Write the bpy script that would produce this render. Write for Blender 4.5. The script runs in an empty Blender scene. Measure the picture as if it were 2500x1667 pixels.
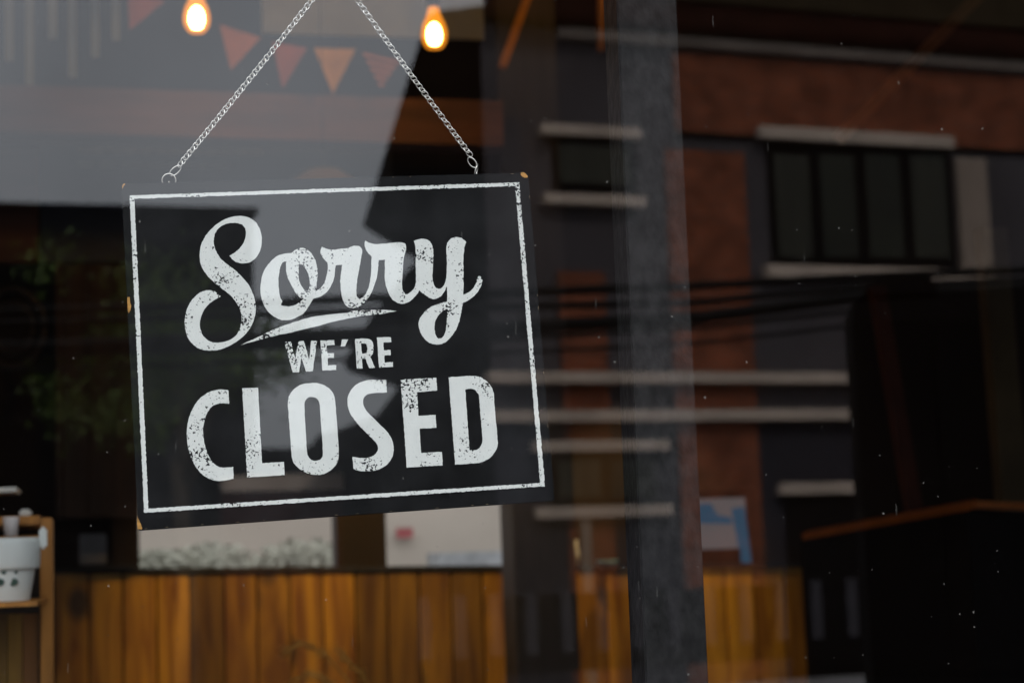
import bpy, bmesh, math, random
from mathutils import Vector, Matrix
random.seed(7)
S = bpy.context.scene
COL = S.collection

# ------------------------------------------------------------------ camera
PW, PH, FPX, CX, CY = 2500.0, 1667.0, 4300.0, 1250.0, 833.5
def nrm(v):
    v = Vector(v); return v.normalized()
UPC = nrm((-1250, -35800, FPX))                     # world up / right / into-the-shop as the camera sees them
XC = nrm((19600, (1250*-19600 + FPX*FPX)/35800.0, FPX))
XC = (XC - UPC*XC.dot(UPC)).normalized()
YC = UPC.cross(XC)
CAM = Vector((0.0, -1.285, 1.50))
def ray(px, py):
    d = Vector((px-CX, py-CY, FPX)).normalized()
    return Vector((d.dot(XC), d.dot(YC), d.dot(UPC)))
def U(px, py, y):                                   # point on the plane Y=y seen at that spot of the photograph
    d = ray(px, py); t = (y-CAM.y)/d.y
    return CAM + d*t
cd = bpy.data.cameras.new('camera'); cam = bpy.data.objects.new('camera', cd); COL.objects.link(cam)
def wv(c): return Vector((c.dot(XC), c.dot(YC), c.dot(UPC)))
rt, dn, fw = wv(Vector((1, 0, 0))), wv(Vector((0, 1, 0))), wv(Vector((0, 0, 1)))
m3 = Matrix((rt, -dn, -fw)).transposed()
cam.matrix_world = Matrix.Translation(CAM) @ m3.to_4x4()
cd.sensor_width = 36; cd.lens = 36*FPX/PW; cd.clip_start = 0.05; cd.clip_end = 900
cd.dof.use_dof = True
SY = 0.014                                           # front plane of the sign
cd.dof.focus_distance = (U(900, 860, SY)-CAM).dot(fw)
cd.dof.aperture_fstop = 8.5
S.camera = cam

# ------------------------------------------------------------------ sky, sun, exposure
SUN_EL, SUN_AZ = math.radians(48), math.radians(14)
w = bpy.data.worlds.new('World'); S.world = w; w.use_nodes = True
nt = w.node_tree; nt.nodes.clear()
N = nt.nodes.new
out = N('ShaderNodeOutputWorld'); bg = N('ShaderNodeBackground'); sky = N('ShaderNodeTexSky')
sky.sky_type = 'NISHITA'; sky.sun_disc = False; sky.sun_elevation = SUN_EL; sky.sun_rotation = SUN_AZ
sky.dust_density = 4; sky.air_density = 1.2
tc = N('ShaderNodeTexCoord'); sep = N('ShaderNodeSeparateXYZ'); nt.links.new(tc.outputs['Generated'], sep.inputs[0])
mr = N('ShaderNodeMapRange'); mr.inputs[1].default_value = 0; mr.inputs[2].default_value = 1; mr.inputs[3].default_value = 13.3; mr.inputs[4].default_value = 42.0
nt.links.new(sep.outputs[2], mr.inputs[0])
ns = N('ShaderNodeTexNoise'); ns.inputs['Scale'].default_value = 4.5; ns.inputs['Detail'].default_value = 6
nt.links.new(tc.outputs['Generated'], ns.inputs['Vector'])
mr2 = N('ShaderNodeMapRange'); mr2.inputs[1].default_value = .3; mr2.inputs[2].default_value = .7; mr2.inputs[3].default_value = .80; mr2.inputs[4].default_value = 1.14
nt.links.new(ns.outputs[0], mr2.inputs[0])
mm = N('ShaderNodeMath'); mm.operation = 'MULTIPLY'; nt.links.new(mr.outputs[0], mm.inputs[0]); nt.links.new(mr2.outputs[0], mm.inputs[1])
vm = N('ShaderNodeVectorMath'); vm.operation = 'SCALE'; vm.inputs[0].default_value = (.945, .99, 1.07); nt.links.new(mm.outputs[0], vm.inputs['Scale'])
mx = N('ShaderNodeMixRGB'); mx.inputs[0].default_value = .8
nt.links.new(sky.outputs[0], mx.inputs[1]); nt.links.new(vm.outputs[0], mx.inputs[2])
nt.links.new(mx.outputs[0], bg.inputs[0]); bg.inputs[1].default_value = 0.1
nt.links.new(bg.outputs[0], out.inputs[0])
sl = bpy.data.lights.new('sun', 'SUN'); so = bpy.data.objects.new('sun', sl); COL.objects.link(so)
sl.energy = 2.8; sl.angle = math.radians(10); sl.color = (1, .93, .84)
sd = Vector((math.sin(SUN_AZ)*math.cos(SUN_EL), math.cos(SUN_AZ)*math.cos(SUN_EL), math.sin(SUN_EL)))
so.rotation_euler = sd.to_track_quat('Z', 'Y').to_euler(); so.location = (0, 0, 20)
S.view_settings.view_transform = 'Standard'; S.view_settings.look = 'None'
S.view_settings.exposure = 0; S.view_settings.gamma = 1; S.view_settings.use_curve_mapping = False
S.render.engine = 'CYCLES'
S.cycles.use_denoising = True
S.cycles.use_adaptive_sampling = False
S.cycles.max_bounces = 10; S.cycles.transparent_max_bounces = 16
S.cycles.sample_clamp_indirect = 6; S.cycles.caustics_reflective = False; S.cycles.caustics_refractive = False

# ------------------------------------------------------------------ materials
MATS = {}
def M(name, col, rough=.6, var=.25, scale=12, stretch=(1, 1, 1), bump=0, metal=0, spec=.35, tint=None, detail=5):
    if name in MATS: return MATS[name]
    m = bpy.data.materials.new(name); m.use_nodes = True; t = m.node_tree
    b = t.nodes['Principled BSDF']; b.inputs['Roughness'].default_value = rough; b.inputs['Metallic'].default_value = metal
    b.inputs['Specular IOR Level'].default_value = spec
    c = t.nodes.new('ShaderNodeTexCoord'); mp = t.nodes.new('ShaderNodeMapping'); mp.inputs['Scale'].default_value = stretch
    t.links.new(c.outputs['Object'], mp.inputs[0])
    n = t.nodes.new('ShaderNodeTexNoise'); n.inputs['Scale'].default_value = scale; n.inputs['Detail'].default_value = detail
    t.links.new(mp.outputs[0], n.inputs['Vector'])
    r = t.nodes.new('ShaderNodeValToRGB'); r.color_ramp.elements[0].position = .3; r.color_ramp.elements[1].position = .7
    lo = tint if tint else [x*(1-var) for x in col]
    r.color_ramp.elements[0].color = (*lo, 1)
    r.color_ramp.elements[1].color = (*[min(1, x*(1+var)) for x in col], 1)
    t.links.new(n.outputs[0], r.inputs[0]); t.links.new(r.outputs[0], b.inputs['Base Color'])
    if bump:
        bp = t.nodes.new('ShaderNodeBump'); bp.inputs['Strength'].default_value = bump; bp.inputs['Distance'].default_value = .002
        t.links.new(n.outputs[0], bp.inputs['Height']); t.links.new(bp.outputs[0], b.inputs['Normal'])
    MATS[name] = m; return m

def paint_print():
    """worn white screen print: specks and flaked patches down to the black board"""
    m = bpy.data.materials.new('worn_white_print'); m.use_nodes = True; t = m.node_tree; L = t.links.new
    b = t.nodes['Principled BSDF']; b.inputs['Roughness'].default_value = .75; b.inputs['Specular IOR Level'].default_value = .2
    c = t.nodes.new('ShaderNodeTexCoord')
    def noise(s, d, off):
        mp = t.nodes.new('ShaderNodeMapping'); mp.inputs['Location'].default_value = off; L(c.outputs['Object'], mp.inputs[0])
        n = t.nodes.new('ShaderNodeTexNoise'); n.inputs['Scale'].default_value = s; n.inputs['Detail'].default_value = d
        n.inputs['Roughness'].default_value = .6; L(mp.outputs[0], n.inputs['Vector']); return n.outputs[0]
    def math_(op, a, bb):
        q = t.nodes.new('ShaderNodeMath'); q.operation = op
        for i, v in enumerate((a, bb)):
            if isinstance(v, (int, float)): q.inputs[i].default_value = v
            else: L(v, q.inputs[i])
        return q.outputs[0]
    patch = noise(34, 2, (3.1, 7.7, 1.3))
    pz = t.nodes.new('ShaderNodeMapRange'); pz.inputs[1].default_value = .40; pz.inputs[2].default_value = .68; pz.inputs[3].default_value = -.10; pz.inputs[4].default_value = .14
    L(patch, pz.inputs[0])
    hi = math_('ADD', noise(520, 3, (0, 0, 0)), pz.outputs[0])
    a = math_('GREATER_THAN', hi, .655)
    fine = math_('GREATER_THAN', noise(1900, 1, (5, 5, 5)), .735)
    k = math_('MAXIMUM', a, math_('MULTIPLY', fine, .75))
    mixn = t.nodes.new('ShaderNodeMixRGB'); L(k, mixn.inputs[0])
    mott = t.nodes.new('ShaderNodeValToRGB'); mott.color_ramp.elements[0].color = (.71, .71, .67, 1); mott.color_ramp.elements[1].color = (.84, .83, .78, 1)
    L(noise(90, 6, (9, 2, 4)), mott.inputs[0]); L(mott.outputs[0], mixn.inputs[1]); mixn.inputs[2].default_value = (.016, .016, .017, 1)
    L(mixn.outputs[0], b.inputs['Base Color'])
    return m

def glass_mat():
    m = bpy.data.materials.new('window_glass'); m.use_nodes = True; t = m.node_tree; t.nodes.clear(); L = t.links.new
    o = t.nodes.new('ShaderNodeOutputMaterial'); g = t.nodes.new('ShaderNodeNewGeometry')
    def math_(op, a, bb=0, clamp=False):
        q = t.nodes.new('ShaderNodeMath'); q.operation = op; q.use_clamp = clamp
        for i, v in enumerate((a, bb)):
            if isinstance(v, (int, float)): q.inputs[i].default_value = v
            else: L(v, q.inputs[i])
        return q.outputs[0]
    d = t.nodes.new('ShaderNodeVectorMath'); d.operation = 'DOT_PRODUCT'; L(g.outputs['Incoming'], d.inputs[0]); L(g.outputs['Normal'], d.inputs[1])
    om = math_('SUBTRACT', 1.0, math_('ABSOLUTE', d.outputs['Value']))
    F = math_('ADD', math_('MULTIPLY', math_('POWER', om, 5.0), .9), .082)
    tr = t.nodes.new('ShaderNodeBsdfTransparent'); tr.inputs[0].default_value = (.975, .985, .98, 1)
    gl = t.nodes.new('ShaderNodeBsdfGlossy'); gl.inputs['Roughness'].default_value = 0; gl.inputs[0].default_value = (1, 1, 1, 1)
    mixs = t.nodes.new('ShaderNodeMixShader'); L(F, mixs.inputs[0]); L(tr.outputs[0], mixs.inputs[1]); L(gl.outputs[0], mixs.inputs[2])
    # dust: sparse specks, short scratches and a thin grey film
    c = t.nodes.new('ShaderNodeTexCoord')
    sx_ = t.nodes.new('ShaderNodeSeparateXYZ'); L(c.outputs['Object'], sx_.inputs[0])
    fx = t.nodes.new('ShaderNodeCombineXYZ'); L(sx_.outputs[0], fx.inputs[0]); L(sx_.outputs[2], fx.inputs[1])
    wob = t.nodes.new('ShaderNodeTexNoise'); wob.inputs['Scale'].default_value = 420; L(c.outputs['Object'], wob.inputs['Vector'])
    wsc = t.nodes.new('ShaderNodeVectorMath'); wsc.operation = 'SCALE'; wsc.inputs['Scale'].default_value = .0022; L(wob.outputs['Color'], wsc.inputs[0])
    wad = t.nodes.new('ShaderNodeVectorMath'); L(fx.outputs[0], wad.inputs[0]); L(wsc.outputs[0], wad.inputs[1])
    v = t.nodes.new('ShaderNodeTexVoronoi'); v.voronoi_dimensions = '2D'; v.inputs['Scale'].default_value = 85; L(wad.outputs[0], v.inputs['Vector'])
    sepc = t.nodes.new('ShaderNodeSeparateColor'); L(v.outputs['Color'], sepc.inputs[0])
    rad = math_('MULTIPLY', math_('POWER', sepc.outputs[0], 14.0), .075)
    sp = math_('MULTIPLY', math_('LESS_THAN', v.outputs['Distance'], rad), math_('GREATER_THAN', sepc.outputs[1], .35))
    sp = math_('MULTIPLY', sp, math_('ADD', sepc.outputs[2], .25))
    def scratch(rot, sc_, gate):
        mp = t.nodes.new('ShaderNodeMapping'); mp.inputs['Rotation'].default_value = (0, 0, rot); mp.inputs['Scale'].default_value = (1, .10, 1); L(wad.outputs[0], mp.inputs[0])
        v2 = t.nodes.new('ShaderNodeTexVoronoi'); v2.voronoi_dimensions = '2D'; v2.inputs['Scale'].default_value = sc_; L(mp.outputs[0], v2.inputs['Vector'])
        s2 = t.nodes.new('ShaderNodeSeparateColor'); L(v2.outputs['Color'], s2.inputs[0])
        return math_('MULTIPLY', math_('LESS_THAN', v2.outputs['Distance'], .013), math_('GREATER_THAN', s2.outputs[0], gate))
    scr = math_('MAXIMUM', scratch(.55, 34, .72), scratch(-1.0, 27, .78))
    film = t.nodes.new('ShaderNodeTexNoise'); film.inputs['Scale'].default_value = 3; film.inputs['Detail'].default_value = 8; L(c.outputs['Object'], film.inputs['Vector'])
    fl = math_('MULTIPLY', math_('SUBTRACT', film.outputs[0], .5, True), .0015)
    k = math_('ADD', math_('ADD', math_('MULTIPLY', sp, .16), math_('MULTIPLY', scr, .055)), fl, True)
    df = t.nodes.new('ShaderNodeBsdfDiffuse'); df.inputs[0].default_value = (.58, .56, .5, 1)
    m2 = t.nodes.new('ShaderNodeMixShader'); L(k, m2.inputs[0]); L(mixs.outputs[0], m2.inputs[1]); L(df.outputs[0], m2.inputs[2])
    L(m2.outputs[0], o.inputs[0]); return m
def clear_mat():
    m = bpy.data.materials.new('glass_inner_face'); m.use_nodes = True; t = m.node_tree; t.nodes.clear()
    o = t.nodes.new('ShaderNodeOutputMaterial'); tr = t.nodes.new('ShaderNodeBsdfTransparent'); tr.inputs[0].default_value = (.985, .99, .985, 1)
    t.links.new(tr.outputs[0], o.inputs[0]); return m

def plank_mat():
    m = bpy.data.materials.new('knotty_pine'); m.use_nodes = True; t = m.node_tree; L = t.links.new
    b = t.nodes['Principled BSDF']; b.inputs['Roughness'].default_value = .5
    c = t.nodes.new('ShaderNodeTexCoord'); oi = t.nodes.new('ShaderNodeObjectInfo')
    cm = t.nodes.new('ShaderNodeCombineXYZ'); L(oi.outputs['Random'], cm.inputs[0]); L(oi.outputs['Random'], cm.inputs[2])
    ml = t.nodes.new('ShaderNodeVectorMath'); ml.operation = 'SCALE'; ml.inputs['Scale'].default_value = 37; L(cm.outputs[0], ml.inputs[0])
    ad = t.nodes.new('ShaderNodeVectorMath'); L(c.outputs['Object'], ad.inputs[0]); L(ml.outputs[0], ad.inputs[1])
    mp = t.nodes.new('ShaderNodeMapping'); mp.inputs['Scale'].default_value = (9, 9, 1.1); L(ad.outputs[0], mp.inputs[0])
    n = t.nodes.new('ShaderNodeTexNoise'); n.inputs['Scale'].default_value = 2.2; n.inputs['Detail'].default_value = 7; n.inputs['Distortion'].default_value = .8; L(mp.outputs[0], n.inputs['Vector'])
    r = t.nodes.new('ShaderNodeValToRGB'); e = r.color_ramp.elements
    e[0].position = .32; e[0].color = (.16, .055, .003, 1); e[1].position = .66; e[1].color = (.50, .25, .014, 1)
    L(n.outputs[0], r.inputs[0])
    mv = t.nodes.new('ShaderNodeMapping'); mv.inputs['Scale'].default_value = (5.5, 5.5, 3.6); L(ad.outputs[0], mv.inputs[0])
    vo = t.nodes.new('ShaderNodeTexVoronoi'); vo.inputs['Scale'].default_value = 1; L(mv.outputs[0], vo.inputs['Vector'])
    kr = t.nodes.new('ShaderNodeMapRange'); kr.inputs[1].default_value = .12; kr.inputs[2].default_value = .25; kr.inputs[3].default_value = .16; kr.inputs[4].default_value = 1; L(vo.outputs['Distance'], kr.inputs[0])
    rv = t.nodes.new('ShaderNodeMapRange'); rv.inputs[3].default_value = .35; rv.inputs[4].default_value = 1.35; L(oi.outputs['Random'], rv.inputs[0])
    pr = t.nodes.new('ShaderNodeMath'); pr.operation = 'MULTIPLY'; L(kr.outputs[0], pr.inputs[0]); L(rv.outputs[0], pr.inputs[1])
    sc = t.nodes.new('ShaderNodeVectorMath'); sc.operation = 'SCALE'; L(r.outputs[0], sc.inputs[0]); L(pr.outputs[0], sc.inputs['Scale'])
    L(sc.outputs[0], b.inputs['Base Color']); return m

def brick_mat():
    m = bpy.data.materials.new('red_brick'); m.use_nodes = True; t = m.node_tree; L = t.links.new
    b = t.nodes['Principled BSDF']; b.inputs['Roughness'].default_value = .85; b.inputs['Specular IOR Level'].default_value = .1
    c = t.nodes.new('ShaderNodeTexCoord'); mp = t.nodes.new('ShaderNodeMapping'); mp.inputs['Rotation'].default_value = (math.radians(90), 0, 0); L(c.outputs['Object'], mp.inputs[0])
    k = t.nodes.new('ShaderNodeTexBrick'); k.inputs['Scale'].default_value = 1; k.inputs['Brick Width'].default_value = .23; k.inputs['Row Height'].default_value = .075; k.inputs['Mortar Size'].default_value = .006
    k.inputs['Color1'].default_value = (.275, .076, .036, 1); k.inputs['Color2'].default_value = (.20, .060, .032, 1); k.inputs['Mortar'].default_value = (.16, .09, .06, 1)
    L(mp.outputs[0], k.inputs['Vector'])
    n = t.nodes.new('ShaderNodeTexNoise'); n.inputs['Scale'].default_value = 3.5; n.inputs['Detail'].default_value = 5; L(c.outputs['Object'], n.inputs['Vector'])
    rr = t.nodes.new('ShaderNodeMapRange'); rr.inputs[1].default_value = .3; rr.inputs[2].default_value = .7; rr.inputs[3].default_value = .7; rr.inputs[4].default_value = 1.3; L(n.outputs[0], rr.inputs[0])
    sc = t.nodes.new('ShaderNodeVectorMath'); sc.operation = 'SCALE'; L(k.outputs[0], sc.inputs[0]); L(rr.outputs[0], sc.inputs['Scale'])
    L(sc.outputs[0], b.inputs['Base Color']); return m

def emit(name, col, s):
    m = bpy.data.materials.new(name); m.use_nodes = True; t = m.node_tree; t.nodes.clear()
    o = t.nodes.new('ShaderNodeOutputMaterial'); e = t.nodes.new('ShaderNodeEmission'); e.inputs[0].default_value = (*col, 1); e.inputs[1].default_value = s
    t.links.new(e.outputs[0], o.inputs[0]); return m
def amber_mat():
    m = bpy.data.materials.new('amber_bulb_glass'); m.use_nodes = True; t = m.node_tree; t.nodes.clear(); L = t.links.new
    o = t.nodes.new('ShaderNodeOutputMaterial'); tr = t.nodes.new('ShaderNodeBsdfTransparent'); tr.inputs[0].default_value = (1, .72, .34, 1)
    e = t.nodes.new('ShaderNodeEmission'); e.inputs[0].default_value = (1, .36, .03, 1); e.inputs[1].default_value = .6
    a = t.nodes.new('ShaderNodeAddShader'); L(tr.outputs[0], a.inputs[0]); L(e.outputs[0], a.inputs[1]); L(a.outputs[0], o.inputs[0]); return m

PRINT = paint_print(); GLASS = glass_mat(); CLEAR = clear_mat(); PLANK = plank_mat(); BRICK = brick_mat()
BOARD = M('black_board_paint', (.0105, .0104, .0108), .65, .5, 26, (1, 1, 1), .12, spec=.08)
POSTB = M('black_post_paint', (.0185, .0175, .0172), .55, .45, 75, (1.4, 1.4, 1), .6, spec=.10, detail=9)
RAW = M('bare_wood', (.55, .27, .07), .8, .35, 300)
STEEL = M('chain_steel', (.78, .74, .68), .28, .1, 200, metal=1)
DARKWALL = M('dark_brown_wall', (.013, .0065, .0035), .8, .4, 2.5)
BLACKWOOD = M('black_stained_wood', (.014, .013, .015), .6, .3, 12, (3, 3, .5))
BEAMW = M('reddish_beam_wood', (.10, .042, .028), .6, .35, 6, (.5, 4, 4))
PINE = M('orange_pine', (.40, .165, .030), .5, .3, 14, (5, 5, .6))
WHITE = M('white_trim_paint', (.54, .44, .365), .8, .16, 2.2, spec=.1)
GREYW = M('grey_render', (.082, .074, .080), .85, .15, 1.2, spec=.03)
CHAR = M('charcoal_render', (.036, .034, .042), .8, .2, 1.5, spec=.03)
BLACKROOF = M('black_roof', (.005, .0045, .0045), .9, .3, 4, spec=.03)
SOFFIT = M('dark_red_soffit', (.035, .012, .008), .8, .3, 3, spec=.03)
FASCIA = M('brown_fascia', (.045, .032, .018), .8, .2, 3, spec=.03)
DGLASS = M('dark_olive_pane', (.016, .018, .010), .25, .3, 2, spec=.3)
DGLASS2 = M('pane_with_blind', (.030, .030, .019), .3, .35, 1.5, (6, 6, .3), spec=.3)
DFRAME = M('near_black_frame', (.006, .005, .005), .6, .2, 5, spec=.03)
BEIGE = M('beige_paint', (.30, .235, .19), .8, .12, 2)
ASPH = M('asphalt', (.055, .055, .057), .9, .25, 4)
CONC = M('grey_concrete', (.20, .195, .20), .9, .2, 2)
SLATG = M('grey_slat_paint', (.060, .057, .066), .7, .15, 5, spec=.05)
CABLE = M('black_cable', (.012, .012, .012), .7, .1, 5, spec=.03)

# ------------------------------------------------------------------ builders
def place(o, parent=None):
    COL.objects.link(o)
    if parent is not None: o.parent = parent
    return o
def tag(o, label=None, cat=None, group=None, kind=None):
    for k, v in (('label', label), ('category', cat), ('group', group), ('kind', kind)):
        if v: o[k] = v
    return o
def root(name, loc, label, cat, group=None):
    o = bpy.data.objects.new(name, None); o.location = loc; o.empty_display_size = .05
    place(o); return tag(o, label, cat, group)
def mesh(name, vs, fs, mat, parent=None, smooth=False):
    off = wloc(parent)
    me = bpy.data.meshes.new(name); me.from_pydata([tuple(Vector(v)-off) for v in vs], [], fs)
    bm = bmesh.new(); bm.from_mesh(me); bmesh.ops.recalc_face_normals(bm, faces=bm.faces)
    bm.to_mesh(me); bm.free()
    me.materials.append(mat)
    if smooth:
        for p in me.polygons: p.use_smooth = True
    return place(bpy.data.objects.new(name, me), parent)
def wloc(p):
    v = Vector((0, 0, 0))
    while p is not None:
        v = v + Vector(p.location); p = p.parent
    return v
BF = [(0, 1, 2, 3), (7, 6, 5, 4), (0, 4, 5, 1), (1, 5, 6, 2), (2, 6, 7, 3), (3, 7, 4, 0)]
def hexa(name, a, b, mat, parent=None, bev=0):
    o = mesh(name, list(a)+list(b), BF, mat, parent)
    if bev: bevel(o, bev)
    return o
def bevel(o, wd, seg=2):
    bm = bmesh.new(); bm.from_mesh(o.data)
    bmesh.ops.bevel(bm, geom=list(bm.edges), offset=wd, segments=seg, affect='EDGES', clamp_overlap=True)
    bm.to_mesh(o.data); bm.free()
def box(name, x0, x1, y0, y1, z0, z1, mat, parent=None, bev=0):
    a = [(x0, y0, z0), (x1, y0, z0), (x1, y0, z1), (x0, y0, z1)]; b = [(x, y1, z) for x, _, z in a]
    return hexa(name, a, b, mat, parent, bev)
def pbox(name, px0, py0, px1, py1, y, depth, mat, parent=None, bev=0):
    """upright box whose front, on the plane Y=y, shows at that rectangle of the photograph"""
    xm, ym = (px0+px1)/2, (py0+py1)/2
    return box(name, U(px0, ym, y).x, U(px1, ym, y).x, y, y+depth, U(xm, py1, y).z, U(xm, py0, y).z, mat, parent, bev)
def bar(name, A, B, wd, dp, mat, parent=None):
    A, B = Vector(A), Vector(B); d = (B-A).normalized()
    s = d.cross(Vector((0, 1, 0))).normalized()*wd/2; q = d.cross(s).normalized()*dp/2
    return hexa(name, [A-s-q, A+s-q, A+s+q, A-s+q], [B-s-q, B+s-q, B+s+q, B-s+q], mat, parent)
def tube(name, pts, r, mat, parent=None, seg=6, radii=None):
    pts = [Vector(p) for p in pts]; vs = []; fs = []
    for i, p in enumerate(pts):
        d = (pts[min(i+1, len(pts)-1)]-pts[max(i-1, 0)]).normalized()
        a = Vector((0, 0, 1)) if abs(d.z) < .8 else Vector((0, 1, 0))
        u = d.cross(a).normalized(); v = d.cross(u); rr = radii[i] if radii else r
        vs += [p+(u*math.cos(2*math.pi*k/seg)+v*math.sin(2*math.pi*k/seg))*rr for k in range(seg)]
    for i in range(len(pts)-1):
        for k in range(seg):
            fs.append((i*seg+k, i*seg+(k+1) % seg, (i+1)*seg+(k+1) % seg, (i+1)*seg+k))
    fs.append(tuple(range(seg))); fs.append(tuple(range((len(pts)-1)*seg, len(pts)*seg)))
    return mesh(name, vs, fs, mat, parent, True)
def lathe(name, c, prof, mat, parent=None, seg=24, cap=True):
    c = Vector(c); vs = []; fs = []
    for r, z in prof:
        vs += [c+Vector((r*math.cos(2*math.pi*k/seg), r*math.sin(2*math.pi*k/seg), z)) for k in range(seg)]
    for i in range(len(prof)-1):
        for k in range(seg):
            fs.append((i*seg+k, i*seg+(k+1) % seg, (i+1)*seg+(k+1) % seg, (i+1)*seg+k))
    if cap: fs.append(tuple(range(seg))); fs.append(tuple(range((len(prof)-1)*seg, len(prof)*seg)))
    return mesh(name, vs, fs, mat, parent, True)
def prism(name, front, shift, mat, parent=None):
    n = len(front); f = [Vector(p) for p in front]; b = [p+Vector(shift) for p in f]
    fs = [tuple(range(n)), tuple(range(2*n-1, n-1, -1))]+[(i, (i+1) % n, n+(i+1) % n, n+i) for i in range(n)]
    return mesh(name, f+b, fs, mat, parent)

# ================================================================== the street side (what the glass mirrors)
class Front:
    """an upright plane across the street; the glass (Y=0) mirrors it, so it is found along the mirrored ray"""
    def __init__(s, px, py, dist, ang):
        s.O = CAM + ray(px, py)*dist; a = math.radians(ang)
        s.U = Vector((math.cos(a), math.sin(a), 0)); s.N = Vector((math.sin(a), -math.cos(a), 0))
    def uz(s, px, py, n=0):
        d = ray(px, py); t = (s.O+s.N*n-CAM).dot(s.N)/d.dot(s.N); P = CAM+d*t
        return (P-s.O).dot(s.U), P.z
    def w(s, u, n, z):
        P = s.O+s.U*u+s.N*n; return Vector((P.x, -P.y, z))
    def raw(s, name, u0, u1, n0, n1, z0, z1, mat, parent=None):
        return hexa(name, [s.w(u0, n1, z0), s.w(u1, n1, z0), s.w(u1, n1, z1), s.w(u0, n1, z1)],
                    [s.w(u0, n0, z0), s.w(u1, n0, z0), s.w(u1, n0, z1), s.w(u0, n0, z1)], mat, parent)
    def box(s, name, px0, py0, px1, py1, n0, n1, mat, parent=None, ground=False):
        xm, ym = (px0+px1)/2, (py0+py1)/2
        return s.raw(name, s.uz(px0, ym, n1)[0], s.uz(px1, ym, n1)[0], n0, n1, 0 if ground else s.uz(xm, py1, n1)[1], s.uz(xm, py0, n1)[1], mat, parent)
    def base(s, px, n=0):
        u = s.uz(px, 1400, n)[0]; return s.w(u, n, 0)

# ground sheets
def sheet(name, x0, x1, y0, y1, z, mat):
    return tag(mesh(name, [(x0, y0, z), (x1, y0, z), (x1, y1, z), (x0, y1, z)], [(0, 1, 2, 3)], mat), kind='structure')
sheet('ground', -400, 400, -400, 400, -.004, CONC)
sheet('street', -120, 120, -14.2, -3.2, .0, ASPH)
tag(box('pavement', -60, 60, -3.2, -.16, 0, .12, CONC), kind='structure')

H = Front(1700, 900, 20.0, 8)
house = root('town_house', H.base(1700), 'two storey grey and red brick house with pale ledges mirrored at right', 'house')
uL = H.uz(1192, 700)[0]; uR = uL+13.0
zE = H.uz(2000, 118)[1]
def skew(name, u0, u1, n1, z0, z1, mat, back=1.0):
    f_ = [H.w(u0, n1, z0), H.w(u1, n1, z0), H.w(u1, n1, z1), H.w(u0, n1, z1)]; e_ = Vector((2.2, -4.8, 0))*back
    return hexa(name, f_, [v+e_ for v in f_], mat, house)
skew('wall', uL, uR, 0, 0, zE, GREYW)
H.raw('ground_floor_wall', uL+.003, uR, 0, .05, 0, H.uz(1700, 1015, .05)[1], CHAR, house)
zc0, zc1 = H.uz(2000, 135, .12)[1], H.uz(2000, 112, .12)[1]
H.raw('cornice', uL+.9, uR, 0, .12, zc0, zc1, WHITE, house)
zs = zc1+.02
skew('eave_board', uL-.05, uR, .30, zs+.06, zs+.32, SOFFIT, .02)
skew('soffit', uL-.05, uR, .28, zs, zs+.06, SOFFIT, 1.05)
H.raw('fascia', uL-.05, uR, .285, .34, zs+.325, zs+1.0, FASCIA, house)
# pitched roof above the eaves
bk = Vector((2.2, -4.8, 0))
rv = [H.w(uL-.05, .22, zs+1.0), H.w(uR, .22, zs+1.0), H.w(uR, 0, zs+2.0)+bk*.5, H.w(uL-.05, 0, zs+2.0)+bk*.5, H.w(uL-.05, 0, zs+1.0)+bk, H.w(uR, 0, zs+1.0)+bk]
mesh('roof', rv, [(0, 1, 2, 3), (3, 2, 5, 4), (0, 3, 4), (1, 5, 2), (0, 4, 5, 1)], BLACKROOF, house)
# side wing with its two steep lean-to roofs, the stepped outline against the sky
teeth = [(1191, 12), (1062, 28), (1042, 42), (960, 310), (885, 552), (925, 578), (1012, 574), (1014, 640), (985, 672), (905, 775), (838, 882), (848, 906), (962, 924), (968, 950), (922, 1013), (826, 1049), (781, 1060), (747, 1098), (755, 1120), (905, 1130)]
tw = []
for px, py in teeth:
    u, z = H.uz(px, py, -.02); tw.append(H.w(u, -.02, z))
u, z = H.uz(905, 1130, -.02); tw += [H.w(u, -.02, 0), H.w(uL, -.02, 0)]
ext = Vector((2.0, -4.5, 0))
prism('side_wing', tw, ext, BLACKROOF, house)
# brickwork
H.box('brick_band', 1648, 176, 3000, 358, 0, .05, BRICK, house)
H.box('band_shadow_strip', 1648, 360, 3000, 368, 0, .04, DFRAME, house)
H.box('brick_pier', 1655, 370, 1850, 1700, 0, .07, BRICK, house, True)
H.box('brick_pier', 1384, 664, 1497, 1700, 0, .06, BRICK, house, True)
H.box('pilaster', 2378, 388, 2452, 1700, 0, .10, BEIGE, house, True)
# ledges
def ledge(name, x0, y0, x1, y1, d=.16): return H.box(name, x0, y0, x1, y1, 0, d, WHITE, house)
ledge('lintel', 1856, 319, 2330, 348); ledge('sill', 1876, 651, 2360, 680)
ledge('lintel', 1326, 306, 1566, 331); ledge('sill', 1333, 474, 1578, 499)
ledge('string_course', 1194, 908, 2500, 934, .2); ledge('string_course', 1194, 998, 2500, 1025, .2)
ledge('lintel', 1304, 1074, 1636, 1100, .18); ledge('sill', 1311, 1234, 1644, 1261, .18)
ledge('lintel', 1908, 1174, 2330, 1202, .18)
H.box('downpipe', 1426, 1262, 1450, 1640, .06, .13, BEIGE, house, True)
def window(x0, y0, x1, y1, cols, off=0):
    f = H.box('window', x0, y0, x1, y1, off, off+.05, DFRAME, house)
    k = (x1-x0)/cols
    for i in range(cols):
        H.box('pane', x0+k*i+14, y0+18, x0+k*(i+1)-14, y1-18, off+.05, off+.056, DGLASS if i % 3 else DGLASS2, f)
    return f
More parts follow.
